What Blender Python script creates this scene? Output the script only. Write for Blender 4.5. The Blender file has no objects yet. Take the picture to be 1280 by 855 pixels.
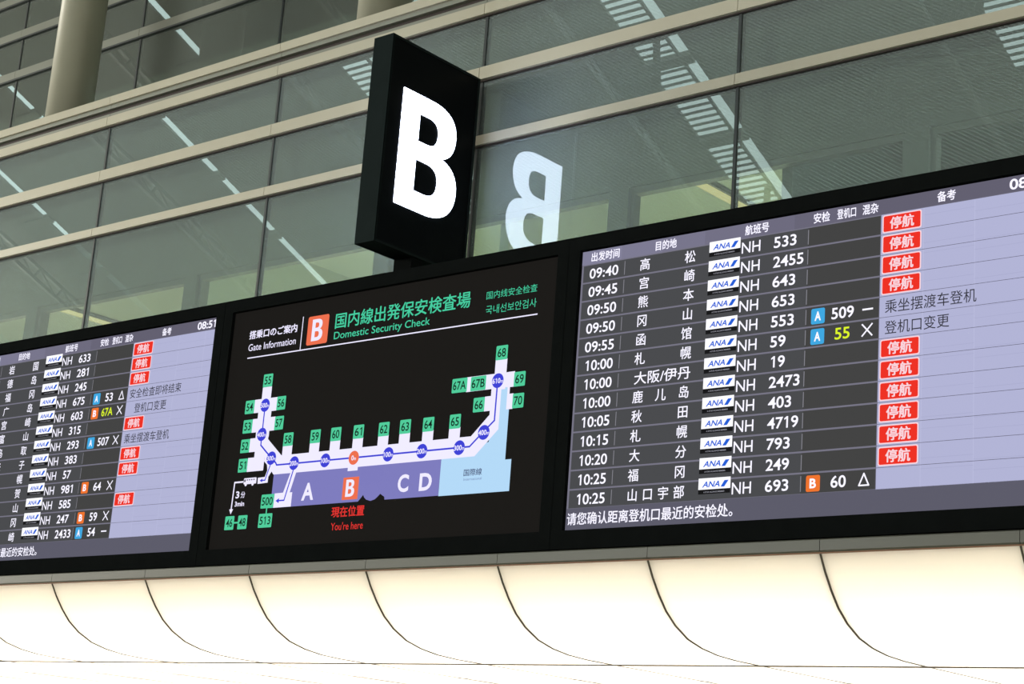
import bpy, math, random
from mathutils import Matrix, Vector
random.seed(4)
S = bpy.context.scene
COL = S.collection

# ------------------------------------------------------------------ camera
cam = bpy.data.cameras.new('camera'); cam.lens = 63.0702; cam.sensor_width = 36; cam.sensor_fit = 'HORIZONTAL'
cam.clip_start = 0.1; cam.clip_end = 400
camo = bpy.data.objects.new('camera', cam); COL.objects.link(camo)
_r = Vector((0.76688048, 0.63770355, 0.07230845)); _u = Vector((0.10884703, -0.24026881, 0.96458448)); _f = Vector((-0.63249241, 0.73185045, 0.2536696))
camo.matrix_world = Matrix(((_r.x, _u.x, -_f.x, 12.0), (_r.y, _u.y, -_f.y, 0.0), (_r.z, _u.z, -_f.z, 1.6), (0, 0, 0, 1)))
S.camera = camo

# ------------------------------------------------------------------ sky, hall fill lights, exposure
W = bpy.data.worlds.new('sky'); S.world = W; W.use_nodes = True
W.node_tree.nodes['Background'].inputs[0].default_value = (0.80, 1.0, 0.98, 1)   # even overcast daylight
W.node_tree.nodes['Background'].inputs[1].default_value = 5.0
S.view_settings.view_transform = 'Standard'; S.view_settings.look = 'None'
S.view_settings.exposure = 0.0; S.view_settings.gamma = 1.0; S.view_settings.use_curve_mapping = False

def area(name, loc, target, sx, sy, power, color):
    l = bpy.data.lights.new(name, 'AREA'); l.shape = 'RECTANGLE'; l.size = sx; l.size_y = sy; l.energy = power; l.color = color
    o = bpy.data.objects.new(name, l); COL.objects.link(o); o.location = loc
    o.rotation_euler = (Vector(target) - Vector(loc)).to_track_quat('-Z', 'Y').to_euler(); return o
area('hall_fill', (34, -12, 11), (4, 11, 7), 10, 8, 7000, (1.0, 0.94, 0.84))  # unseen area lights added as ambient fill for the hall
area('hall_fill', (-36, 0, 11), (-3, 12, 8), 8, 7, 9500, (1.0, 0.95, 0.84))
area('hall_fill', (-14, -22, 9.0), (2, 11, 6.5), 12, 4, 7500, (0.97, 0.98, 0.92))

# ------------------------------------------------------------------ materials
def s2l(c): return tuple(((x / 255) / 12.92 if x / 255 <= 0.04045 else ((x / 255 + 0.055) / 1.055) ** 2.4) for x in c)
_M = {}
def pbr(name, rgb, rough=0.5, metal=0.0, noise=0.06, scale=6.0, spec=0.5):
    if name in _M: return _M[name]
    m = bpy.data.materials.new(name); m.use_nodes = True; t = m.node_tree; b = t.nodes['Principled BSDF']
    c = s2l(rgb)
    n = t.nodes.new('ShaderNodeTexNoise'); n.inputs['Scale'].default_value = scale; n.inputs['Detail'].default_value = 4
    g = t.nodes.new('ShaderNodeTexCoord'); t.links.new(g.outputs['Object'], n.inputs['Vector'])
    r = t.nodes.new('ShaderNodeValToRGB'); r.color_ramp.elements[0].position = 0.3; r.color_ramp.elements[1].position = 0.7
    r.color_ramp.elements[0].color = (*[x * (1 - noise) for x in c], 1); r.color_ramp.elements[1].color = (*[min(1, x * (1 + noise)) for x in c], 1)
    t.links.new(n.outputs['Fac'], r.inputs['Fac']); t.links.new(r.outputs['Color'], b.inputs['Base Color'])
    b.inputs['Roughness'].default_value = rough; b.inputs['Metallic'].default_value = metal; b.inputs['Specular IOR Level'].default_value = spec
    _M[name] = m; return m
def lit(name, rgb, k=1.0):
    """LED pixels / back-lit sheet: gives off its own light"""
    if name in _M: return _M[name]
    m = bpy.data.materials.new(name); m.use_nodes = True; b = m.node_tree.nodes['Principled BSDF']
    b.inputs['Base Color'].default_value = (0.004, 0.004, 0.004, 1); b.inputs['Roughness'].default_value = 0.6
    b.inputs['Specular IOR Level'].default_value = 0.0
    b.inputs['Emission Color'].default_value = (*s2l(rgb), 1); b.inputs['Emission Strength'].default_value = k
    _M[name] = m; return m

beige = pbr('beige_enamel', (172, 166, 148), 0.42, 0.0, 0.03, 2.0)
greymet = pbr('grey_enamel', (122, 124, 114), 0.45, 0.0, 0.03, 2.0)
gasket = pbr('dark_gasket', (30, 38, 38), 0.6)
reddark = pbr('dark_recess', (44, 32, 29), 0.7)
spandrel = pbr('grey_green_spandrel', (128, 132, 122), 0.8, 0, 0.04, 1.0)
colpaint = pbr('column_paint', (152, 150, 132), 0.45, 0, 0.03, 2.0)
black = pbr('black_powder_coat', (17, 19, 19), 0.5, 0, 0.08, 9.0, 0.0)
blackface = pbr('black_sign_face', (11, 13, 15), 0.32, 0, 0.05, 9.0, 0.04)
signside = pbr('dark_slate_paint', (30, 36, 36), 0.5, 0, 0.05, 6.0, 0.0)
roofm = pbr('roof_soffit_grey', (104, 108, 100), 0.9, 0, 0.08, 0.6)
trussm = pbr('truss_white', (150, 156, 150), 0.5)
louvrem = pbr('louvre_grey', (88, 96, 94), 0.6)
floorm = pbr('pale_stone_floor', (168, 164, 152), 0.3, 0, 0.08, 0.8)
hallwall = pbr('hall_wall_paint', (120, 124, 116), 0.85, 0, 0.04, 0.7)
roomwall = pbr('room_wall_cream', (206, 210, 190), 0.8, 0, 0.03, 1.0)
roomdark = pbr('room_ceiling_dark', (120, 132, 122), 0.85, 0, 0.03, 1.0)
white_in = pbr('lamp_box_white', (238, 236, 228), 0.7)

def glass(name, tint, frit, lines):
    m = bpy.data.materials.new(name); m.use_nodes = True; t = m.node_tree; t.nodes.clear(); N = t.nodes.new; L = t.links.new
    out = N('ShaderNodeOutputMaterial'); tr = N('ShaderNodeBsdfTransparent'); tr.inputs[0].default_value = (*tint, 1)
    df = N('ShaderNodeBsdfDiffuse'); df.inputs[0].default_value = (*frit, 1)
    tc = N('ShaderNodeTexCoord'); mp = N('ShaderNodeMapping'); mp.inputs['Rotation'].default_value = (0, math.radians(-33), 0)
    w = N('ShaderNodeTexWave'); w.bands_direction = 'Z'; w.inputs['Scale'].default_value = 12.0; w.inputs['Distortion'].default_value = 0.15
    L(tc.outputs['Object'], mp.inputs['Vector']); L(mp.outputs[0], w.inputs['Vector'])
    mr = N('ShaderNodeMapRange'); mr.inputs['To Min'].default_value = 0.42 - lines * .3; mr.inputs['To Max'].default_value = 0.42 + lines * .3
    L(w.outputs['Fac'], mr.inputs['Value'])
    m3 = N('ShaderNodeMapRange'); m3.inputs['To Min'].default_value = 1 - 2.4 * lines; m3.inputs['To Max'].default_value = 1 + 2.4 * lines; L(w.outputs['Fac'], m3.inputs['Value'])
    sc = N('ShaderNodeVectorMath'); sc.operation = 'SCALE'; sc.inputs[0].default_value = frit; L(m3.outputs[0], sc.inputs['Scale']); L(sc.outputs[0], df.inputs[0])
    mx = N('ShaderNodeMixShader'); L(mr.outputs[0], mx.inputs[0]); L(tr.outputs[0], mx.inputs[1]); L(df.outputs[0], mx.inputs[2])
    gl = N('ShaderNodeBsdfGlossy'); gl.inputs['Roughness'].default_value = 0.0; gl.inputs[0].default_value = (0.93, 1, 0.98, 1)
    fr = N('ShaderNodeFresnel'); fr.inputs['IOR'].default_value = 1.62
    m2 = N('ShaderNodeMixShader'); L(fr.outputs[0], m2.inputs[0]); L(mx.outputs[0], m2.inputs[1]); L(gl.outputs[0], m2.inputs[2])
    L(m2.outputs[0], out.inputs[0]); return m
glassm = glass('fritted_glass', (0.78, 0.87, 0.83), (0.30, 0.352, 0.35), 0.075)
glassu = glass('plain_grey_glass', (0.66, 0.74, 0.69), (0.24, 0.27, 0.245), 0.0)

def clear():
    m = bpy.data.materials.new('glass_body'); m.use_nodes = True; t = m.node_tree; t.nodes.clear()
    o = t.nodes.new('ShaderNodeOutputMaterial'); a = t.nodes.new('ShaderNodeBsdfTransparent'); a.inputs[0].default_value = (.93, .98, .95, 1); t.links.new(a.outputs[0], o.inputs[0]); return m
clearm = clear()
def diffuser():
    m = bpy.data.materials.new('milky_diffuser'); m.use_nodes = True; t = m.node_tree; t.nodes.clear(); N = t.nodes.new; L = t.links.new
    out = N('ShaderNodeOutputMaterial'); a = N('ShaderNodeBsdfTranslucent'); a.inputs[0].default_value = (0.93, 0.88, 0.81, 1)
    b = N('ShaderNodeBsdfDiffuse'); b.inputs[0].default_value = (0.8, 0.77, 0.7, 1)
    x = N('ShaderNodeMixShader'); x.inputs[0].default_value = 0.3; L(a.outputs[0], x.inputs[1]); L(b.outputs[0], x.inputs[2]); L(x.outputs[0], out.inputs[0]); return m
diffm = diffuser()

# ------------------------------------------------------------------ helpers
class MB:
    """collects boxes, tubes and flat shapes and links them as ONE mesh object"""
    def __init__(self): self.v = []; self.f = []; self.m = []; self.mats = []
    def mi(self, mat):
        if mat not in self.mats: self.mats.append(mat)
        return self.mats.index(mat)
    def face(self, pts, mat):
        b = len(self.v); self.v += [tuple(p) for p in pts]; self.f.append(tuple(range(b, b + len(pts)))); self.m.append(self.mi(mat))
    def box(self, x0, x1, y0, y1, z0, z1, mat, bev=0.0):
        k = self.mi(mat); b = len(self.v)
        if bev <= 0:
            self.v += [(x, y, z) for z in (z0, z1) for y in (y0, y1) for x in (x0, x1)]
            F = [(0, 2, 3, 1), (4, 5, 7, 6), (0, 1, 5, 4), (2, 6, 7, 3), (0, 4, 6, 2), (1, 3, 7, 5)]
            self.f += [tuple(b + i for i in q) for q in F]; self.m += [k] * 6; return
        e = bev   # octagonal section in XZ plane, run along Y
        P = [(x0 + e, z0), (x1 - e, z0), (x1, z0 + e), (x1, z1 - e), (x1 - e, z1), (x0 + e, z1), (x0, z1 - e), (x0, z0 + e)]
        self.v += [(x, y0, z) for x, z in P] + [(x, y1, z) for x, z in P]
        self.f.append(tuple(b + i for i in range(8))); self.f.append(tuple(b + 15 - i for i in range(8)))
        for i in range(8): j = (i + 1) % 8; self.f.append((b + i, b + 8 + i, b + 8 + j, b + j))
        self.m += [k] * 10
    def bar(self, p, q, w, h, mat):
        p = Vector(p); q = Vector(q); d = (q - p).normalized(); s = d.cross(Vector((0, 0, 1)))
        s = Vector((1, 0, 0)) if s.length < 1e-4 else s.normalized(); u = s.cross(d); b = len(self.v)
        for c in (p, q):
            for a, e in ((-1, -1), (1, -1), (1, 1), (-1, 1)): self.v.append(tuple(c + s * a * w / 2 + u * e * h / 2))
        F = [(0, 1, 2, 3), (7, 6, 5, 4), (0, 4, 5, 1), (1, 5, 6, 2), (2, 6, 7, 3), (3, 7, 4, 0)]
        self.f += [tuple(b + i for i in q_) for q_ in F]; self.m += [self.mi(mat)] * 6
    def prism_x(self, prof, x0, x1, mat):
        b = len(self.v); n = len(prof); self.v += [(x0, y, z) for y, z in prof] + [(x1, y, z) for y, z in prof]; k = self.mi(mat)
        self.f.append(tuple(b + n - 1 - i for i in range(n))); self.f.append(tuple(b + n + i for i in range(n)))
        for i in range(n): j = (i + 1) % n; self.f.append((b + i, b + j, b + n + j, b + n + i))
        self.m += [k] * (n + 2)
    def sheet_x(self, prof, x0, x1, mat):
        b = len(self.v); n = len(prof); self.v += [(x0, y, z) for y, z in prof] + [(x1, y, z) for y, z in prof]; k = self.mi(mat)
        for i in range(n - 1): self.f.append((b + i, b + i + 1, b + n + i + 1, b + n + i)); self.m.append(k)
    def cyl(self, x, y, z0, z1, r, mat, n=32):
        b = len(self.v); k = self.mi(mat)
        for z in (z0, z1): self.v += [(x + r * math.cos(2 * math.pi * i / n), y + r * math.sin(2 * math.pi * i / n), z) for i in range(n)]
        for i in range(n): j = (i + 1) % n; self.f.append((b + i, b + j, b + n + j, b + n + i)); self.m.append(k)
        self.f.append(tuple(b + n - 1 - i for i in range(n))); self.f.append(tuple(b + n + i for i in range(n))); self.m += [k, k]
    # flat print on a screen: x across, z up, o = how far it stands proud of the screen plane (screen local y = -o)
    def poly(self, pts, o, mat): self.face([(x, -o, z) for x, z in pts], mat)
    def rect(self, x0, x1, z0, z1, o, mat): self.poly([(x0, z0), (x1, z0), (x1, z1), (x0, z1)], o, mat)
    def rrect(self, x0, x1, z0, z1, r, o, mat):
        P = []
        for cx, cz, a in ((x1 - r, z1 - r, 0), (x0 + r, z1 - r, 90), (x0 + r, z0 + r, 180), (x1 - r, z0 + r, 270)):
            for k in range(4): t = math.radians(a + 30 * k); P.append((cx + r * math.cos(t), cz + r * math.sin(t)))
        self.poly(P, o, mat)
    def disc(self, x, z, r, o, mat): self.poly([(x + r * math.cos(2 * math.pi * i / 28), z + r * math.sin(2 * math.pi * i / 28)) for i in range(28)], o, mat)
    def line(self, pts, w, o, mat):
        for (a, b), (c, d) in zip(pts, pts[1:]):
            L = math.hypot(c - a, d - b); nx, nz = -(d - b) / L * w / 2, (c - a) / L * w / 2
            ex, ez = (c - a) / L * w * .35, (d - b) / L * w * .35
            self.poly([(a - ex - nx, b - ez - nz), (c + ex - nx, d + ez - nz), (c + ex + nx, d + ez + nz), (a - ex + nx, b - ez + nz)], o, mat)
    def glyphs(self, mesh, fx, fz, o, mat):
        b = len(self.v); k = self.mi(mat)
        self.v += [(fx(v[0]), -o, fz(v[1])) for v in mesh[0]]
        self.f += [tuple(b + i for i in p) for p in mesh[1]]; self.m += [k] * len(mesh[1])
    def fit(self, s, x0, x1, z0, z1, o, mat, bold=0.0, shear=0.0):
        """text stretched into the rectangle"""
        if is_cjk(s):
            g = text_mesh(s, 0, shear); bx = g[2]; kx = (x1 - x0) / (bx[1] - bx[0] + 2 * bold); kz = (z1 - z0) / (bx[3] - bx[2] + 2 * bold)
            for n, (dx, dz) in enumerate(SMEAR if bold > 0 else [(0, 0)]):
                self.glyphs(g, lambda x: x0 + (x - bx[0] + bold + dx * bold) * kx, lambda z: z0 + (z - bx[2] + bold + dz * bold) * kz, o + n * .0002, mat)
            return
        g = number_mesh(s, bold) if s[0].isdigit() and all(c in '0123456789:AB' for c in s) else text_mesh(s, bold, shear); bx = g[2]
        self.glyphs(g, lambda x: x0 + (x - bx[0]) / (bx[1] - bx[0]) * (x1 - x0), lambda z: z0 + (z - bx[2]) / (bx[3] - bx[2]) * (z1 - z0), o, mat)
    def cjk(self, s, xc, zc, size, o, mat, bold=0.0, sx=1.0):
        """text set by em size, centred on xc, zc"""
        g = text_mesh(s, 0, 0); cx = len(s) / 2
        for n, (dx, dz) in enumerate(SMEAR if bold > 0 else [(0, 0)]):
            self.glyphs(g, lambda x: xc + (x - cx + dx * bold) * size * sx, lambda z: zc + (z - 0.36 + dz * bold) * size, o + n * .0002, mat)
    def mesh(self, name, smooth=False):
        me = bpy.data.meshes.new(name); me.from_pydata(self.v, [], self.f)
        for m in self.mats: me.materials.append(m)
        me.polygons.foreach_set('material_index', self.m)
        if smooth: me.polygons.foreach_set('use_smooth', [True] * len(self.f))
        me.update(); return me
    def build(self, name, parent=None, loc=(0, 0, 0), smooth=False):
        return put(name, self.mesh(name, smooth), parent, loc)
def put(name, me, parent=None, loc=(0, 0, 0)):
    o = bpy.data.objects.new(name, me); COL.objects.link(o); o.location = loc
    if parent: o.parent = parent
    return o
_T = {}
SMEAR = [(-1, 0), (1, 0), (0, -.7), (0, .7)]      # heavier strokes: the glyph set again, a hair to each side
def is_cjk(s): return any(ord(c) > 0x2E7F for c in s)
def text_mesh(s, bold=0.0, shear=0.0):
    key = (s, bold, shear)
    if key in _T: return _T[key]
    c = bpy.data.curves.new('lettering', 'FONT'); c.body = s; c.offset = bold; c.shear = shear; c.resolution_u = 4
    o = bpy.data.objects.new('lettering', c); me = bpy.data.meshes.new_from_object(o)
    V = [(v.co.x, v.co.y) for v in me.vertices]; F = [tuple(p.vertices) for p in me.polygons]
    bpy.data.objects.remove(o); bpy.data.curves.remove(c); bpy.data.meshes.remove(me)
    xs = [v[0] for v in V]; zs = [v[1] for v in V]; _T[key] = (V, F, (min(xs), max(xs), min(zs), max(zs))); return _T[key]
def stem_one(bold):
    k = bold; V = [(.235 - k, 0 - k), (.315 + k, 0 - k), (.315 + k, .69 + k), (.245 - k * .5, .69 + k), (.10 - k, .575 + k), (.10 - k, .50 - k * .4), (.235 - k, .575 - k)]
    return V, [(0, 1, 2, 6), (2, 3, 4, 5, 6)]
def number_mesh(s, bold):
    key = (s, bold, 'n')
    if key in _T: return _T[key]
    V, F, x = [], [], 0.0
    for ch in s:
        g = stem_one(bold) if ch == '1' else text_mesh(ch, bold)[:2]
        b = len(V); V += [(p[0] + x, p[1]) for p in g[0]]; F += [tuple(b + i for i in f) for f in g[1]]
        x += .22 if ch == ':' else .5
    xs = [v[0] for v in V]; zs = [v[1] for v in V]; _T[key] = (V, F, (min(xs), max(xs), min(zs), max(zs))); return _T[key]
def bez(p0, c0, c1, p1, n=10):
    return [tuple((1 - t) ** 3 * a + 3 * (1 - t) ** 2 * t * b + 3 * (1 - t) * t * t * c + t ** 3 * d for a, b, c, d in zip(p0, c0, c1, p1)) for t in [i / n for i in range(1, n + 1)]]
def bold_B(extrude=0.0):
    """signage capital B in a unit box, as (verts, faces, bounds)"""
    out = [(0, 0), (0, 1), (.46, 1)] + bez((.46, 1), (.77, 1), (.93, .92), (.93, .765)) + bez((.93, .765), (.93, .65), (.86, .565), (.71, .535)) \
        + bez((.71, .535), (.89, .515), (1, .43), (1, .30)) + bez((1, .30), (1, .11), (.82, 0), (.50, 0))
    up = [(.297, .60), (.297, .84), (.45, .84)] + bez((.45, .84), (.58, .84), (.63, .80), (.63, .725)) + bez((.63, .725), (.63, .64), (.57, .60), (.45, .60))
    lo = [(.29, .165), (.29, .44), (.45, .44)] + bez((.45, .44), (.60, .44), (.675, .40), (.675, .31)) + bez((.675, .31), (.675, .21), (.60, .165), (.45, .165))
    c = bpy.data.curves.new('letter', 'CURVE'); c.dimensions = '2D'; c.fill_mode = 'BOTH'; c.extrude = extrude
    for P in (out, up, lo):
        s = c.splines.new('POLY'); s.points.add(len(P) - 1)
        for i, (x, y) in enumerate(P): s.points[i].co = (x, y, 0, 1)
        s.use_cyclic_u = True
    o = bpy.data.objects.new('letter', c); me = bpy.data.meshes.new_from_object(o)
    V = [tuple(v.co) for v in me.vertices]; F = [tuple(p.vertices) for p in me.polygons]
    bpy.data.objects.remove(o); bpy.data.curves.remove(c); bpy.data.meshes.remove(me); return V, F, (0, 1, 0, 1)
LETTER_B = bold_B()
def empty(name, loc=(0, 0, 0)):
    o = bpy.data.objects.new(name, None); COL.objects.link(o); o.location = loc; return o
def tag(o, label, cat, group=None):
    o['label'] = label; o['category'] = cat
    if group: o['group'] = group
    return o
def structure(o): o['kind'] = 'structure'; return o

# ------------------------------------------------------------------ the setting: hall floor, far walls, roof with skylight slots
m = MB(); m.box(-45, 45, -40, 24, -0.3, 0, floorm); structure(m.build('floor'))
m = MB(); m.box(-45, 45, -40.3, -40, 0, 22, hallwall); structure(m.build('wall_far'))
m = MB(); m.box(-45.3, -45, -40, 24, 0, 22, hallwall); structure(m.build('wall_left'))
m = MB(); m.box(45, 45.3, -40, 24, 0, 22, hallwall); structure(m.build('wall_right'))
def rz(y): return 14.6 + 0.45 * (y - 0.7)          # underside of the sloping roof
YA, YB = -9.0, 14.2
def sloped(mb, x0, x1, y0, y1, t, mat, dz=0.0):
    b = len(mb.v); k = mb.mi(mat)
    mb.v += [(x, y, rz(y) + dz + q) for q in (0, t) for y in (y0, y1) for x in (x0, x1)]
    mb.f += [tuple(b + i for i in q) for q in [(0, 2, 3, 1), (4, 5, 7, 6), (0, 1, 5, 4), (2, 6, 7, 3), (0, 4, 6, 2), (1, 3, 7, 5)]]; mb.m += [k] * 6
roof = structure(empty('ceiling', (0, 0, 0)))
strips = [0.72 - 5.97 * k for k in range(-6, 8)]
edges = sorted(strips)
for i, u in enumerate(edges):                        # roof panels between the slots
    x1 = edges[i + 1] if i + 1 < len(edges) else 45
    p = MB(); sloped(p, u + 0.95, x1, YA, YB, 0.06, roofm); p.build('roof_panel', roof)
p = MB(); sloped(p, -45, edges[0], YA, YB, 0.06, roofm); p.build('roof_panel', roof)
p = MB(); p.box(-45, 45, -40, YA, rz(YA), rz(YA) + 0.2, roofm); p.build('roof_panel', roof)
p = MB(); p.box(-45, 45, YB - 0.2, YB, 11, rz(YB), roofm); p.build('roof_edge', roof)
for i, u in enumerate(edges):
    if not (-31 < u < 8): 
        p = MB(); sloped(p, u, u + 0.95, YA, YB, 0.05, roofm); p.build('slot_cover', roof); continue
    q = MB()
    solid = abs(u - (0.72 - 5.97 * 3)) < 0.1 or u < -20
    if solid: sloped(q, u, u + 0.72, YA, YB, 0.05, roofm)
    else:
        y = -6.2
        while y < 5.5: sloped(q, u, u + 0.70, y, y + 0.048, 0.012, louvrem); y += 0.13
        sloped(q, u, u + 0.95, 5.5, YB, 0.05, roofm)
        for yy in (-4.2, -0.6, 2.9): q.bar((u, yy, rz(yy) - .1), (u + 0.72, yy + 1.1, rz(yy + 1.1) - .1), 0.12, 0.1, roofm)
    sloped(q, u, u + 0.95, YA, -6.2, 0.05, roofm)
    sloped(q, u + 0.69, u + 0.74, YA, YB, 0.05, louvrem, -0.02)
    y = -5.6
    while y < 6: sloped(q, u, u + 0.95, y, y + 0.17, 0.10, roofm, -0.05); y += 1.75
    o = q.build('louvre_strip', roof)
    t = MB(); x = u - 0.75                            # white lattice girder beside each slot
    t.bar((x, YA, rz(YA) - .25), (x, YB, rz(YB) - .25), .09, .09, trussm); t.bar((x + .28, YA, rz(YA) - .75), (x + .28, YB, rz(YB) - .75), .09, .09, trussm)
    y = YA; s = 0
    while y < 8:
        a, b = ((x, y, rz(y) - .25), (x + .28, y + .35, rz(y + .35) - .75)); c = (x, y + .7, rz(y + .7) - .25)
        t.bar(a, b, .05, .05, trussm); t.bar(b, c, .05, .05, trussm); y += .7
    t.build('roof_girder', roof)

# ------------------------------------------------------------------ the glazed wall behind the boards
G = 11.35
MUL = [1.60 + 2.81 * k for k in range(-9, 4)]         # joints between the panes
wall = structure(empty('wall_back', (0, G, 0)))
XW0, XW1 = MUL[0], MUL[-1]
rows = [(3.45, 7.435), (7.525, 8.085), (8.205, 8.745)]
for a, b in zip(MUL, MUL[1:]):
    for z0, z1 in rows:
        p = MB(); p.box(a + .014, b - .014, 0, .02, z0, z1, clearm); p.mi(glassm); p.m[2] = 1; p.build('glass_pane', wall)
    for z0, z1 in ((7.435, 7.525), (8.085, 8.205), (8.745, 8.85)):
        p = MB(); p.box(a + .003, b - .003, -.06, .06, z0, z1, beige); p.build('transom', wall)
        p = MB(); p.box(a, b, -.03, .05, z0 - .011, z0, reddark); p.build('transom_strip', wall)  # dark strip along the transom's lower edge
for x in MUL:
    for z0, z1 in rows:
        p = MB(); p.box(x - .014, x + .014, -.012, .05, z0, z1, gasket); p.build('mullion', wall)
# ledge at the floor slab: two beige bars with a dark slot between them
led = structure(empty('trim_1', (0, G, 0)))
for a, b in zip(MUL, MUL[1:]):
    p = MB(); p.box(a + .003, b - .003, -.03, .10, 8.85, 8.90, greymet); p.build('lower_flashing', led)
    p = MB(); p.box(a + .003, b - .003, -.03, .10, 8.96, 9.005, greymet); p.build('upper_flashing', led)
    p = MB(); p.box(a + .003, b - .003, -.06, .12, 9.005, 9.10, beige); p.build('ledge_bar', led)
p = MB(); p.box(XW0, XW1, .10, .2, 8.85, 9.0, reddark); p.box(XW0, XW1, .02, .1, 8.90, 8.96, reddark); p.build('slot_backing', led)
p = MB(); p.box(XW0, XW1, .12, 2.3, 8.95, 9.08, hallwall); p.build('ledge_floor', led)
# opaque inner wall close behind the glass, with window openings into the rooms
inner = structure(empty('wall_inner', (0, 11.6, 0)))
PIL = [0.26 + 2.82 * k for k in range(-8, 5)]
p = MB(); p.box(XW0, XW1, 0, .15, 6.86, 8.9, spandrel); p.build('lintel_panel', inner)
for x in PIL:
    p = MB(); p.box(x - .10, x + .10, -.02, .16, 3.5, 6.86, spandrel); p.build('pillar', inner)
for a, b in zip(PIL, PIL[1:]):                        # inner window frames
    f = MB(); f.box(a + .10, b - .10, .02, .10, 6.80, 6.86, greymet); f.box(a + .10, a + .14, .02, .10, 3.6, 6.8, greymet); f.box(b - .14, b - .10, .02, .10, 3.6, 6.8, greymet)
    f.build('window_frame', inner)
# rooms behind the openings
def rp(nm, *a):
    p = MB(); p.box(a[0], a[1], a[2] + 11.76, a[3] + 11.76, a[4], a[5], a[6]); structure(p.build(nm))
rp('wall_room_back', XW0, XW1, 3.4, 3.5, 3.5, 7.45, roomwall)
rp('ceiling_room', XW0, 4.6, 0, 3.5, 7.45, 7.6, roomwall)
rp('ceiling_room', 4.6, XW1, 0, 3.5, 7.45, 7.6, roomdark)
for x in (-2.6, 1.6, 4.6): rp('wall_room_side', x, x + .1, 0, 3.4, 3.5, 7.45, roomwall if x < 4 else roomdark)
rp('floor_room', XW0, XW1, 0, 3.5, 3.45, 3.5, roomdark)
tube = lit('warm_tube', (255, 240, 170), 1.0)
for x in (-6.8, -3.75, 2.95):
    t = tag(empty('tube_lamp', (x, 13.1, 7.375)), {-6.8: 'warm ceiling tube lamp behind the leftmost glass pane above the left board', -3.75: 'warm ceiling tube lamp seen through the glass above the right end of the left board', 2.95: 'warm ceiling tube lamp glowing behind the glass right of the mirrored letter B'}[x], 'lamp', 'tube lamps in the rooms behind the glass')
    p = MB(); p.box(-.05, .05, -1.0, 1.0, .02, .07, greymet); p.build('lamp_housing', t)
    p = MB(); p.box(-.03, .03, -.95, .95, -.02, .02, tube); p.build('tube', t)
def point(loc, e, c, r=.25):
    l = bpy.data.lights.new('room_fill', 'POINT'); l.energy = e; l.color = c; l.shadow_soft_size = r
    o = bpy.data.objects.new('room_fill', l); COL.objects.link(o); o.location = loc
for x, e, c in ((-8.2, 60, (1, .95, .68)), (-5.6, 60, (1, .95, .68)), (-2.2, 60, (1, .95, .68)), (0.2, 60, (.85, 1, .85)), (2.9, 95, (.95, 1, .72))): point((x, 13.2, 5.0), e, c)  # unseen point lights added to brighten the rooms

# upper storey: set-back glazing with round columns standing on the ledge
up = structure(empty('wall_upper', (0, 13.6, 0)))
MU = [-3.94 + 2.84 * k for k in range(-8, 6)]
UR = [(9.08, 9.80 + 1.6 - .02), (11.50, 12.03), (12.15, 12.64), (12.76, 14.2), (14.32, 16.5)]
for a, b in zip(MU, MU[1:]):
    for z0, z1 in UR:
        p = MB(); p.box(a + .014, b - .014, 0, .02, z0, z1, clearm); p.mi(glassu); p.m[2] = 1; p.build('glass_pane', up)
    for (_, z0), (z1, _) in zip(UR, UR[1:]):
        p = MB(); p.box(a + .003, b - .003, -.05, .05, z0, z1, greymet); p.build('transom', up)
        p = MB(); p.box(a, b, -.055, .04, z0 - .025, z0, gasket); p.build('transom_strip', up)
for x in MU:
    for z0, z1 in UR:
        p = MB(); p.box(x - .016, x + .016, -.012, .04, z0, z1, gasket); p.build('mullion', up)
p = MB(); p.box(MU[0], MU[-1], .4, .5, 9.0, 17, spandrel); p.build('backing_wall', up)
for k, (x, lab) in enumerate(((-6.5, 'round beige column standing on the ledge in the upper left corner'), (-0.93, 'round beige column cut by the top edge of the picture, above left of the B sign'))):
    c = tag(empty('round_column', (x, 12.45, 9.08)), lab, 'column', 'round columns on the ledge')
    p = MB(); p.cyl(0, 0, 0.03, 10.5, .29, colpaint, 48); o = p.build('shaft', c, smooth=False)
    for f in o.data.polygons: f.use_smooth = len(f.vertices) == 4
    p = MB(); p.cyl(0, 0, 0, .03, .305, greymet, 48); p.build('base_ring', c)

# ------------------------------------------------------------------ luminous canopy under the boards
canopy = tag(empty('luminous_canopy', (0, 0, 0)), 'glowing cream canopy of curved milky panels running below the boards', 'light canopy')
PROF = [(9.955, 3.345), (10.02, 3.24), (10.105, 3.13), (10.20, 3.03), (10.32, 2.945), (10.48, 2.87), (10.66, 2.826), (10.86, 2.80), (11.1, 2.789), (11.42, 2.787)]
SE = [-1.979 + 1.3505 * k for k in range(-10, 9)]
curved = MB(); curved.sheet_x([(y, z) for y, z in PROF], 0.006, 1.3445, diffm); curved = curved.mesh('curved_panel', True)
flatp = MB(); flatp.sheet_x([(0, 2.787), (1.30, 2.787)], 0.003, 1.3475, diffm); flatp = flatp.mesh('flat_panel')
seamm = pbr('canopy_seam', (70, 62, 50), 0.7)
for x in SE[:-1]:
    put('curved_panel', curved, canopy, (x, 0, 0))
    for k in range(6): put('flat_panel', flatp, canopy, (x, 11.43 + 1.306 * k, 0))
for x in SE:
    s = MB(); s.prism_x([(y - .005, z - .006) for y, z in PROF] + [(y + .02, z + .03) for y, z in reversed(PROF)], x - .006, x + .006, seamm); s.build('panel_seam', canopy)
    s = MB(); s.box(x - .003, x + .003, 11.43, 19.2, 2.782, 2.80, seamm); s.build('panel_seam', canopy)
for k in range(6):
    w = .010 if k == 0 else .0018
    s = MB(); s.box(SE[0], SE[-1], 11.423 + 1.306 * k, 11.429 + 1.306 * k, 2.787 - w, 2.80, seamm); s.build('panel_seam', canopy)
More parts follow.
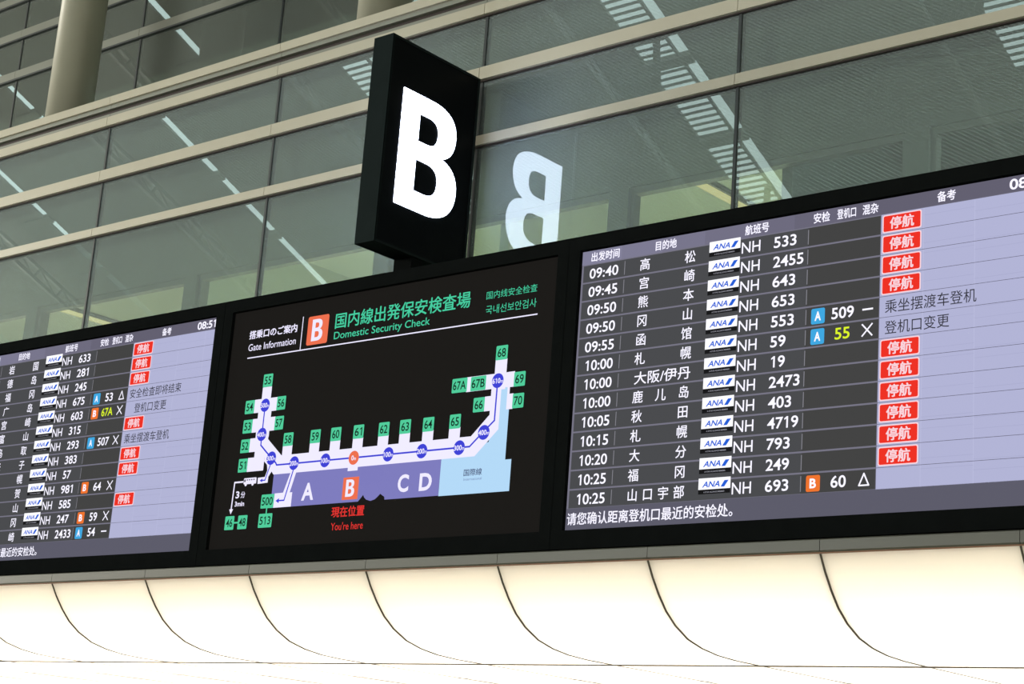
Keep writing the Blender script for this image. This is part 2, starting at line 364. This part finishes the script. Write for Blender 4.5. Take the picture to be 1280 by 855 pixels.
p = MB(); p.box(SE[0], SE[-1], 10.01, 19.3, 3.40, 3.44, white_in); p.box(SE[0], SE[-1], 19.27, 19.3, 2.78, 3.40, white_in)
p.box(SE[0] - .03, SE[0], 9.96, 19.3, 2.78, 3.44, white_in); p.box(SE[-1], SE[-1] + .03, 9.96, 19.3, 2.78, 3.44, white_in); p.build('lamp_box', canopy)
CX = (SE[0] + SE[-1]) / 2; CL = SE[-1] - SE[0]
area('canopy_lamp', (CX, 10.95, 3.36), (CX, 10.90, 2.8), CL, .25, 280, (1, .95, .89))
for k in range(4): area('canopy_lamp', (CX, 12.2 + 1.9 * k, 3.38), (CX, 12.2 + 1.9 * k, 2.8), CL, 1.0, 350, (1, .95, .89))
# grey metal trim between boards and canopy
tr = structure(empty('trim_2', (0, 0, 0)))
for x in SE[:-1]:
    p = MB(); p.prism_x([(9.94, 3.362), (9.952, 3.352), (10.0, 3.352), (10.0, 3.438), (9.95, 3.438), (9.94, 3.43)], x + .002, x + 1.3485, pbr('fascia_grey', (72, 72, 62), .5, 0, .04, 2.0)); p.build('fascia_piece', tr)
p = MB(); p.box(SE[0], SE[-1], 9.952, 10.0, 3.343, 3.352, pbr('rust_line', (120, 84, 60), .7)); p.build('lower_bead', tr)

# ------------------------------------------------------------------ LED boards
L_dark = lit('led_charcoal', (73, 74, 77)); L_dark2 = lit('led_charcoal_warm', (66, 66, 66)); L_sep = lit('led_slate_line', (118, 116, 132)); L_head = lit('led_header', (98, 95, 112)); L_head2 = lit('led_header_pale', (128, 126, 150))
L_pale = lit('led_lavender', (178, 180, 214)); L_pale2 = lit('led_lavender_seam', (190, 192, 224)); L_pale3 = lit('led_lavender_line', (88, 86, 104))
L_foot = lit('led_footer', (92, 91, 106)); L_white = lit('led_white', (242, 240, 255), 1.15); L_pure = lit('led_logo_white', (250, 250, 255), 1.1); L_blue = lit('led_logo_blue', (35, 95, 215)); L_sky = lit('led_badge_blue', (62, 168, 226))
L_or = lit('led_badge_orange', (240, 116, 44)); L_red = lit('led_tag_red', (238, 48, 34)); L_pink = lit('led_tag_rim', (250, 214, 222)); L_yel = lit('led_yellow', (222, 246, 40)); L_ink = lit('led_ink', (52, 52, 62)); L_blk = lit('led_off', (20, 20, 22))
L_dim = lit('led_tag_line', (150, 150, 160)); L_mid = lit('led_mid_line', (134, 133, 142))
SW, SH = 3.66, 2.10

def cabinet(b, lab=None):
    c = MB(); w = 3.883 / 2; z0, z1 = -1.19, 1.166
    hx, hz0, hz1 = SW / 2 + .004, -1.055, 1.055
    for x0, x1, a, d in ((-w, -hx, z0, z1), (hx, w, z0, z1), (-hx, hx, z0, hz0), (-hx, hx, hz1, z1)): c.box(x0, x1, -.03, .02, a, d, black)
    c.box(-w + .004, w - .004, .02, .95, z0 + .004, z1 - .004, black)
    return c.build('cabinet', b)

def mk_logo():
    m = MB(); m.rect(1.141, 1.399, .018 - .012, .018 + .066, .004, L_pure)   # relative to row centre
    m.fit('ANA', 1.172, 1.315, .018 + .002, .018 + .043, .006, L_blue, .022, .25)
    m.poly([(1.322, .018), (1.352, .018), (1.385, .062), (1.352, .062)], .006, L_blue)
    m.rect(1.141, 1.399, -.026, .004, .004, L_blk)
    m.fit('A STAR ALLIANCE MEMBER', 1.185, 1.355, -.018, -.008, .006, L_dim, .02)
    return m.mesh('airline_logo')
def mk_tag():
    m = MB(); m.rrect(2.503, 2.785, -.062, .062, .014, .004, L_pink); m.rrect(2.511, 2.777, -.054, .054, .010, .005, L_red)
    m.cjk('停航', 2.645, -.002, .088, .007, L_pink, .030)
    return m.mesh('status_tag')
def mk_badge(ch, mat):
    m = MB(); m.rrect(1.984, 2.088, -.056, .052, .012, .004, mat); m.fit(ch, 2.012, 2.060, -.034, .030, .006, L_white, .03); return m.mesh('gate_badge')
LOGO, TAGM = mk_logo(), mk_tag(); BADGE = {'A': mk_badge('A', L_sky), 'B': mk_badge('B', L_or)}
R0, RP = .109, .1414
def flight_board(loc, label, data):
    b = tag(empty('departure_board', loc), label, 'departure board', 'departure boards either side of the gate map')
    cabinet(b)
    X0, Z0 = -SW / 2, SH / 2
    m = MB(); m.box(X0, X0 + SW, 0, .02, -Z0, Z0, black)
    m.rect(X0 + .002, X0 + SW - .002, -Z0 + .002, Z0 - .002, .001, L_sep)
    m.rect(X0 + 2.49, X0 + SW - .012, -Z0 + .15, Z0 - R0, .0015, L_pale3)
    m.build('screen', b)
    h = MB()
    for k in range(10):
        c = tuple(a + (b_ - a) * min(1, k / 6) for a, b_ in zip((130, 128, 153), (98, 95, 112)))
        h.rect(max(.002, k * SW / 10), min(SW - .002, (k + 1) * SW / 10), -.107, -.002, .002, lit('led_header_%d' % k, c))
    for s, a, c in (('出发时间', .085, .349), ('目的地', .665, .855), ('航班号', 1.435, 1.629), ('安检', 1.979, 2.106), ('登机口', 2.162, 2.307), ('混杂', 2.352, 2.470), ('备考', 2.893, 3.024)):
        h.cjk(s, (a + c) / 2, -.056, .076, .004, L_white, .022, (c - a) / len(s) / .076 * 1.02)
    h.fit('08:51', 3.388, 3.634, -.092, -.020, .004, L_white, .02); h.build('header_bar', b, (X0, 0, Z0))
    f = MB(); f.rect(.002, SW - .002, -SH + .002, -(R0 + 13 * RP) + .004, .002, L_foot)
    f.fit('请您确认距离登机口最近的安检处。', .015, 1.425, -2.066, -1.974, .004, L_white, .014); f.build('footer_bar', b, (X0, 0, Z0))
    for i, (tm, dest, no, gate, sym, rem) in enumerate(data):
        zc = Z0 - (R0 + RP * (i + .5)); hh = RP / 2
        r = MB(); r.rect(.020, 1.13, -hh + .006, hh - .006, .002, L_dark); r.rect(1.13, 1.943, -hh + .006, hh - .006, .002, L_dark); r.rect(1.943, 2.488, -hh + .006, hh - .006, .002, L_dark2)
        r.rect(2.492, SW - .014, -hh + .0015, hh - .0015, .002, L_pale)
        for x in (2.80, 3.155, 3.51): r.rect(x - .0015, x + .0015, -hh + .002, hh - .002, .003, L_pale2)
        off = [.018, -.03, .044, -.006, -.05][i % 5]
        r.rect(2.80, 3.155, off, off + .002, .003, lit('led_lavender_shade', (164, 166, 200))); r.rect(3.155, SW - .014, off - .03, off - .028, .003, lit('led_lavender_shade', (164, 166, 200)))
        for x in (.401, 1.943): r.rect(x - .003, x + .003, -.052, .052, .003, L_mid)
        row = r.build('flight_row', b, (X0, 0, zc))
        t = MB(); t.fit(tm, .080 + (.016 if tm[0] == '1' else 0), .344, -.043, .036, .004, L_white, .012); t.build('departure_time', row)
        t = MB()
        if '/' in dest: t.fit(dest, .545, 1.028, -.048, .046, .004, L_white, .012)
        else:
            n = len(dest)
            for k, ch in enumerate(dest): t.cjk(ch, .585 + (.98 - .585) * k / (n - 1), 0, .096, .004, L_white, .012)
        t.build('destination_name', row)
        put('airline_logo', LOGO, row)
        t = MB(); t.fit('NH', 1.412, 1.563, -.040, .040, .004, L_white, .004); t.build('carrier_code', row); t = MB(); t.fit(no, 1.672 + (.012 if no[0] == '1' else 0), 1.672 + .0595 * len(no), -.040, .040, .004, L_white, .014); t.build('flight_number', row)
        if gate:
            put('gate_badge', BADGE[gate[0]], row)
            g = gate[1:]; y = g.endswith('*'); g = g.rstrip('*'); w = .0555 * len(g)
            t = MB(); t.fit(g, 2.222 - w / 2, 2.222 + w / 2, -.040, .040, .004, L_yel if y else L_white, .014)
            if sym == 'x': t.line([(2.370, -.038), (2.442, .040)], .010, .004, L_white); t.line([(2.370, .040), (2.442, -.038)], .010, .005, L_white)
            if sym == '-': t.rect(2.368, 2.446, -.006, .006, .004, L_white)
            if sym == 't': t.line([(2.372, -.036), (2.442, -.036), (2.407, .040), (2.372, -.036)], .010, .004, L_white)
            o = t.build('gate_number', row)
            if y: o['label'] = 'yellow changed gate number'
        if rem == 'T': put('status_tag', TAGM, row)
        elif rem:
            sp = len(rem) - len(rem.lstrip()); s = rem.strip(); t = MB(); x0 = 2.533 + .045 * sp
            t.fit(s, x0, x0 + .0915 * len(s) - .004, -.046, .044, .004, L_ink, .002); t.build('remark_text', row)
    return b
right = [('09:40', '高松', '533', '', '', 'T'), ('09:45', '宫崎', '2455', '', '', 'T'), ('09:50', '熊本', '643', '', '', 'T'), ('09:50', '冈山', '653', '', '', 'T'),
         ('09:55', '函馆', '553', 'A509', '-', '乘坐摆渡车登机'), ('10:00', '札幌', '59', 'A55*', 'x', '登机口变更'), ('10:00', '大阪/伊丹', '19', '', '', 'T'), ('10:00', '鹿儿岛', '2473', '', '', 'T'),
         ('10:05', '秋田', '403', '', '', 'T'), ('10:15', '札幌', '4719', '', '', 'T'), ('10:20', '大分', '793', '', '', 'T'), ('10:25', '福冈', '249', '', '', 'T'), ('10:25', '山口宇部', '693', 'B60', 't', '')]
left = [('08:50', '岩国', '633', '', '', 'T'), ('08:55', '德岛', '281', '', '', 'T'), ('08:55', '福冈', '245', '', '', 'T'), ('09:00', '广岛', '675', 'A53', 't', '安全检查即将结束'),
        ('09:05', '宫崎', '603', 'B67A*', 'x', '  登机口变更'), ('09:10', '富山', '315', '', '', 'T'), ('09:15', '鸟取', '293', 'A507', 'x', '乘坐摆渡车登机'), ('09:20', '米子', '383', '', '', 'T'),
        ('09:25', '札幌', '57', '', '', 'T'), ('09:30', '佐贺', '981', 'B64', 'x', ''), ('09:30', '松山', '585', '', '', 'T'), ('09:35', '福冈', '247', 'B59', 'x', ''), ('09:40', '长崎', '2433', 'A54', '-', '')]
ZC = 4.09 + 1.6 - SH / 2
flight_board((3.992 + SW / 2, 10, ZC), 'large departure board right of the gate map, first flight at 09:40', right)
flight_board((-.115 - SW / 2, 10, ZC), 'departure board left of the gate map, cut by the left picture edge', left)

# ------------------------------------------------------------------ the gate map between them
gm = tag(empty('gate_map_board', (1.943, 10, ZC)), 'black gate map board with green gate numbers, between the two flight boards', 'map board')
cabinet(gm)
m = MB(); m.box(-SW / 2, SW / 2, 0, .02, -SH / 2, SH / 2, lit('led_black_ambient', (24, 22, 20))); m.build('screen', gm)  # brownish ambient reflection put into the dark screen's glow
OX, OZ = -1.943, -(ZC - 1.6)                          # board coordinates: across from x=0, up from eye level
def place(mb, name, parent=gm): return mb.build(name, parent, (OX, 0, OZ) if parent is gm else (0, 0, 0))
L_green = lit('led_gate_green', (80, 205, 155)); L_teal = lit('led_title_green', (70, 205, 160)); L_lav = lit('led_map_white', (236, 232, 255), 1.05); L_pur = lit('led_map_purple', (126, 124, 190)); L_ice = lit('led_map_ice', (180, 218, 248))
L_way = lit('led_map_blue', (62, 66, 214)); L_oran = lit('led_map_orange', (238, 112, 78)); L_gink = lit('led_gate_ink', (14, 42, 32)); L_here = lit('led_here_red', (226, 52, 48))
# title band
t = MB(); t.fit('搭乗口のご案内', .334, .938, 3.826, 3.905, .004, L_lav, .03); t.fit('Gate Information', .338, .936, 3.720, 3.783, .004, L_lav, .006); place(t, 'gate_information_text')
t = MB(); t.line([(1.0, 3.952), (1.0, 3.665)], .009, .004, L_lav); t.line([(.342, 3.658), (3.591, 3.658)], .010, .004, L_lav); place(t, 'title_rule')
t = MB(); t.rrect(1.067, 1.318, 3.690, 3.942, .018, .003, L_oran); t.glyphs(LETTER_B, lambda x: 1.124 + x * .130, lambda z: 3.722 + z * .190, .005, L_lav); place(t, 'letter_badge')['label'] = 'orange badge with a white B in the map title'
t = MB(); t.fit('国内線出発保安検査場', 1.398, 2.902, 3.797, 3.934, .004, L_teal, .014); t.fit('Domestic Security Check', 1.398, 2.484, 3.688, 3.772, .004, L_teal, .006); place(t, 'security_check_title')
t = MB(); t.fit('国内线安全检查', 3.066, 3.575, 3.839, 3.903, .004, L_teal, 0); place(t, 'title_translation'); t = MB(); t.fit('국내선보안검사', 3.069, 3.577, 3.717, 3.788, .004, L_teal, 0); place(t, 'title_translation')
# pier, terminal and international wing
t = MB()
t.rect(.838, 2.106, 2.314, 2.600, .002, L_pur); t.rect(1.863, 2.73, 2.43, 2.600, .002, L_pur)
t.poly([(1.81, 2.314), (1.863, 2.314), (1.875, 2.328), (1.918, 2.365), (1.93, 2.345), (1.955, 2.325), (2.004, 2.312), (2.05, 2.322), (2.08, 2.342), (2.107, 2.364), (2.107, 2.45), (1.81, 2.45)], .0025, L_pur)
t.poly([(2.106, 2.364), (2.153, 2.337), (2.158, 2.314), (2.73, 2.314), (2.73, 2.5), (2.106, 2.5)], .0025, L_pur); place(t, 'terminal_area')['label'] = 'violet terminal area of the map'
# black bites that shape the lower edge of the violet terminal
L_k = lit('led_black_ambient', (24, 22, 20))
t = MB(); t.poly([(1.863, 2.312), (1.918, 2.365), (1.93, 2.345), (1.955, 2.325), (2.004, 2.312)], .003, L_k); t.poly([(2.004, 2.312), (2.05, 2.322), (2.08, 2.342), (2.106, 2.364), (2.156, 2.332), (2.158, 2.312)], .003, L_k); place(t, 'terminal_notch')
t = MB(); t.poly([(2.73, 2.310), (3.439, 2.310), (3.439, 2.552), (3.378, 2.552), (3.378, 3.112), (3.291, 3.112), (3.2, 2.70), (2.73, 2.62)], .0015, L_ice)
t.fit('国際線', 2.975, 3.158, 2.449, 2.503, .004, lit('led_ink_blue', (70, 82, 120)), .012); t.fit('International', 2.979, 3.160, 2.414, 2.434, .004, lit('led_ink_pale', (120, 140, 185)), .0); place(t, 'international_area')['label'] = 'pale blue international area of the map'
t = MB(); W_ = L_lav
t.rect(.583, .697, 3.11, 3.373, .003, W_)                                   # stem to 55
t.rect(.50, .783, 3.154, 3.272, .0031, W_); t.rect(.50, .783, 2.982, 3.102, .0032, W_); t.rect(.494, .72, 2.812, 2.932, .0033, W_); t.rect(.494, .70, 2.642, 2.763, .0034, W_)
t.rect(.559, .724, 2.93, 3.16, .0035, W_); t.poly([(.57, 2.76), (.57, 2.94), (.72, 2.94), (.72, 2.911), (.909, 2.757), (3.018, 2.757), (3.19, 2.911), (3.19, 3.112), (3.29, 3.112), (3.29, 2.791), (3.07, 2.598), (.835, 2.598), (.802, 2.632), (.755, 2.632), (.742, 2.687), (.701, 2.72), (.701, 2.76)], .0036, W_)
for x in (.915, 1.240, 1.481, 1.741, 2.025, 2.259, 2.508, 2.787): t.rect(x, x + .116, 2.74, 2.84, .0037, W_)
t.rect(1.715, 1.828, 2.570, 2.60, .0037, W_)
t.rect(3.211, 3.328, 3.10, 3.340, .0038, W_); t.rect(2.93, 3.412, 3.112, 3.230, .0039, W_); t.rect(3.130, 3.20, 2.942, 3.058, .0037, W_); t.rect(3.350, 3.414, 2.938, 3.231, .0036, W_); t.rect(2.938, 2.98, 3.112, 3.23, .0031, W_)
t.poly([(.755, 2.64), (.82, 2.64), (.775, 2.585), (.773, 2.533), (.649, 2.529), (.646, 2.582), (.730, 2.584)], .0039, W_)
t.poly([(1.045, 2.605), (1.113, 2.605), (1.058, 2.434), (1.089, 2.434), (1.088, 2.314), (.875, 2.314), (.877, 2.435), (.977, 2.436)], .0039, W_); place(t, 'pier_corridor')['label'] = 'white pier corridor of the map'
t = MB(); t.poly([(3.375, 3.058), (3.415, 3.058), (3.415, 3.110), (3.375, 3.110)], .0045, L_k); t.rect(3.338, 3.352, 2.93, 3.112, .0041, L_ice); place(t, 'corridor_notch')
# walking route
t = MB(); t.line([(.638, 3.16), (.638, 2.864), (.72, 2.797), (.849, 2.697), (.862, 2.678), (1.03, 2.677), (3.013, 2.677), (3.138, 2.779), (3.245, 2.862), (3.247, 3.12)], .014, .005, L_way)
t.line([(.787, 2.69), (.738, 2.556), (.70, 2.556)], .011, .005, L_way); t.poly([(.672, 2.556), (.706, 2.540), (.706, 2.572)], .0052, L_way)
t.line([(1.077, 2.63), (.999, 2.371), (.93, 2.371)], .012, .005, L_way); t.poly([(.897, 2.371), (.938, 2.350), (.938, 2.392)], .0052, L_way); place(t, 'walking_route')['label'] = 'blue walking route line'
for x, z, s, mt in ((.638, 3.212, '500', L_way), (.637, 2.957, '400', L_way), (.789, 2.741, '300', L_way), (1.075, 2.679, '200', L_way), (1.445, 2.677, '100', L_way), (1.774, 2.676, '0', L_oran), (2.157, 2.677, '100', L_way), (2.520, 2.677, '200', L_way), (2.909, 2.676, '300', L_way), (3.148, 2.777, '400', L_way), (3.249, 3.172, '610', L_way)):
    t = MB(); t.disc(0, 0, .058, .006, mt)
    w = .030 * len(s) * .5 * 2 * .55
    tw = .027 * len(s); t.fit(s, -(tw + .024) / 2, tw / 2 - .012, -.022, .020, .008, L_lav, .022); t.fit('m', tw / 2 - .009, tw / 2 + .014, -.021, .0, .008, L_lav, .012)
    o = t.build('distance_marker', gm, (OX + x, 0, OZ + z))
    if mt is L_oran: o['label'] = 'orange zero metre marker'
GATES = [('55', .583, 3.373, .116), ('54', .387, 3.153, .116), ('53', .387, 2.982, .116), ('52', .384, 2.811, .113), ('51', .382, 2.642, .113), ('56', .783, 3.155, .109), ('57', .783, 2.982, .109),
         ('58', .915, 2.832, .117), ('59', 1.240, 2.832, .118), ('60', 1.481, 2.832, .118), ('61', 1.741, 2.832, .117), ('62', 2.025, 2.830, .117), ('63', 2.258, 2.832, .118), ('64', 2.507, 2.830, .117), ('65', 2.787, 2.830, .114),
         ('66', 3.019, 2.942, .114), ('67A', 2.782, 3.115, .157), ('67B', 2.975, 3.113, .155), ('68', 3.211, 3.334, .116), ('69', 3.410, 3.108, .111), ('70', 3.411, 2.940, .110),
         ('500', .720, 2.314, .156), ('513', .713, 2.151, .164), ('46', .291, 2.150, .115), ('48', .455, 2.150, .115)]
for s, x, z, w in GATES:
    h = .114 if s not in ('54', '56', '53', '57', '52', '51', '46', '48', '500', '513') else .118
    t = MB(); t.rrect(0, w, 0, h, .008, .0055, L_green); tw = .036 * len(s) if len(s) > 2 else .082
    t.fit(s, w / 2 - (.041 if len(s) == 2 else .066), w / 2 + (.041 if len(s) == 2 else .066), h / 2 - .035, h / 2 + .035, .007, L_gink, .012)
    t.build('gate_tag', gm, (OX + x, 0, OZ + z))
t = MB(); t.line([(.797, 2.27), (.797, 2.312)], .014, .004, L_green); t.line([(.40, 2.209), (.46, 2.209)], .014, .004, L_green); place(t, 'gate_link')
# shuttle bus and its route
t = MB(); t.rrect(.472, .630, 2.535, 2.588, .008, .004, L_lav)
for k in range(4): t.rect(.510 + .028 * k, .524 + .028 * k, 2.566, 2.576, .006, L_k)
t.rect(.480, .496, 2.555, 2.577, .006, L_k); t.disc(.502, 2.532, .014, .005, L_lav); t.disc(.588, 2.532, .014, .005, L_lav); place(t, 'shuttle_bus_symbol')
t = MB(); t.line([(.462, 2.558), (.358, 2.558), (.350, 2.32)], .014, .004, L_lav); t.poly([(.325, 2.328), (.350, 2.284), (.375, 2.328)], .004, L_lav); t.fit('3', .388, .434, 2.418, 2.480, .004, L_lav, .03); t.fit('分', .452, .508, 2.418, 2.474, .004, L_lav, .02); t.fit('3min', .389, .508, 2.348, 2.392, .004, L_lav, .025); place(t, 'bus_route')
# area letters
t = MB(); t.fit('A', 1.205, 1.347, 2.356, 2.501, .005, L_lav, .03); place(t, 'area_letter')
t = MB(); t.rect(1.678, 1.856, 2.335, 2.518, .004, L_oran); t.glyphs(LETTER_B, lambda x: 1.716 + x * .098, lambda z: 2.359 + z * .140, .006, L_lav); place(t, 'area_letter')['label'] = 'white B on an orange square'
t = MB(); t.fit('C', 2.291, 2.407, 2.362, 2.504, .005, L_lav, .03); place(t, 'area_letter')
t = MB(); t.fit('D', 2.521, 2.652, 2.361, 2.500, .005, L_lav, .03); place(t, 'area_letter')
t = MB(); t.fit('現在位置', 1.577, 1.949, 2.196, 2.285, .005, L_here, .025); t.fit("You're here", 1.586, 1.948, 2.092, 2.155, .005, L_here, .006); place(t, 'you_are_here_text')['label'] = 'red you are here lettering'

# ------------------------------------------------------------------ the B sign on its post
sg = tag(empty('letter_sign', (1.593, 10.61, 5.80)), 'tall black box sign with a glowing white letter B, on a post above the boards', 'sign')
w, y0, y1, z0, z1 = .1155, 10.05 - 10.61, 11.20 - 10.61, 4.547 + 1.6 - 5.80, 6.434 + 1.6 - 5.80
m = MB(); m.box(-w + .012, w - .012, y0 + .002, y1 - .002, z0 + .003, z1 - .003, signside); m.build('sign_box', sg)
m = MB()
for s in (-1, 1):
    a, b = sorted((s * (w - .018), s * w))
    m.box(a, b, y0, y0 + .022, z0, z1, signside); m.box(a, b, y1 - .022, y1, z0, z1, signside); m.box(a, b, y0 + .022, y1 - .022, z0, z0 + .022, signside); m.box(a, b, y0 + .022, y1 - .022, z1 - .022, z1, signside)
m.box(-w, w, y0 - .003, y0 + .01, z0, z1, signside); m.build('sign_frame', sg)
for s in (1, -1):
    m = MB(); x = s * (w - .011); yy = [y0 + .02, y1 - .02]
    P = [(x, yy[0], z0 + .02), (x, yy[1], z0 + .02), (x, yy[1], z1 - .02), (x, yy[0], z1 - .02)]
    m.face(P if s > 0 else P[::-1], blackface); m.build('sign_face', sg)
    L_sign = lit('sign_white', (222, 233, 255), 11.5)
    V, F, _ = bold_B(.004)
    me = bpy.data.meshes.new('letter_B')
    lw, lh, lb = .757, 1.052, 4.928 * 1.0045 + 1.6 - 5.80
    if s > 0: P = [(x + .003 + v[2], 10.243 - 10.61 + v[0] * lw, lb + v[1] * lh) for v in V]
    else: P = [(x - .003 - v[2], 11.0 - 10.61 - v[0] * lw, lb + v[1] * lh) for v in V]
    me.from_pydata(P, [], F); me.materials.append(L_sign); me.update()
    put('letter', me, sg)['label'] = 'glowing white letter B'
m = MB(); m.box(-.117, .09, -.07, .07, .016, z0, black); m.box(-.14, .11, -.10, .10, .007, .016, black); m.build('post', sg)
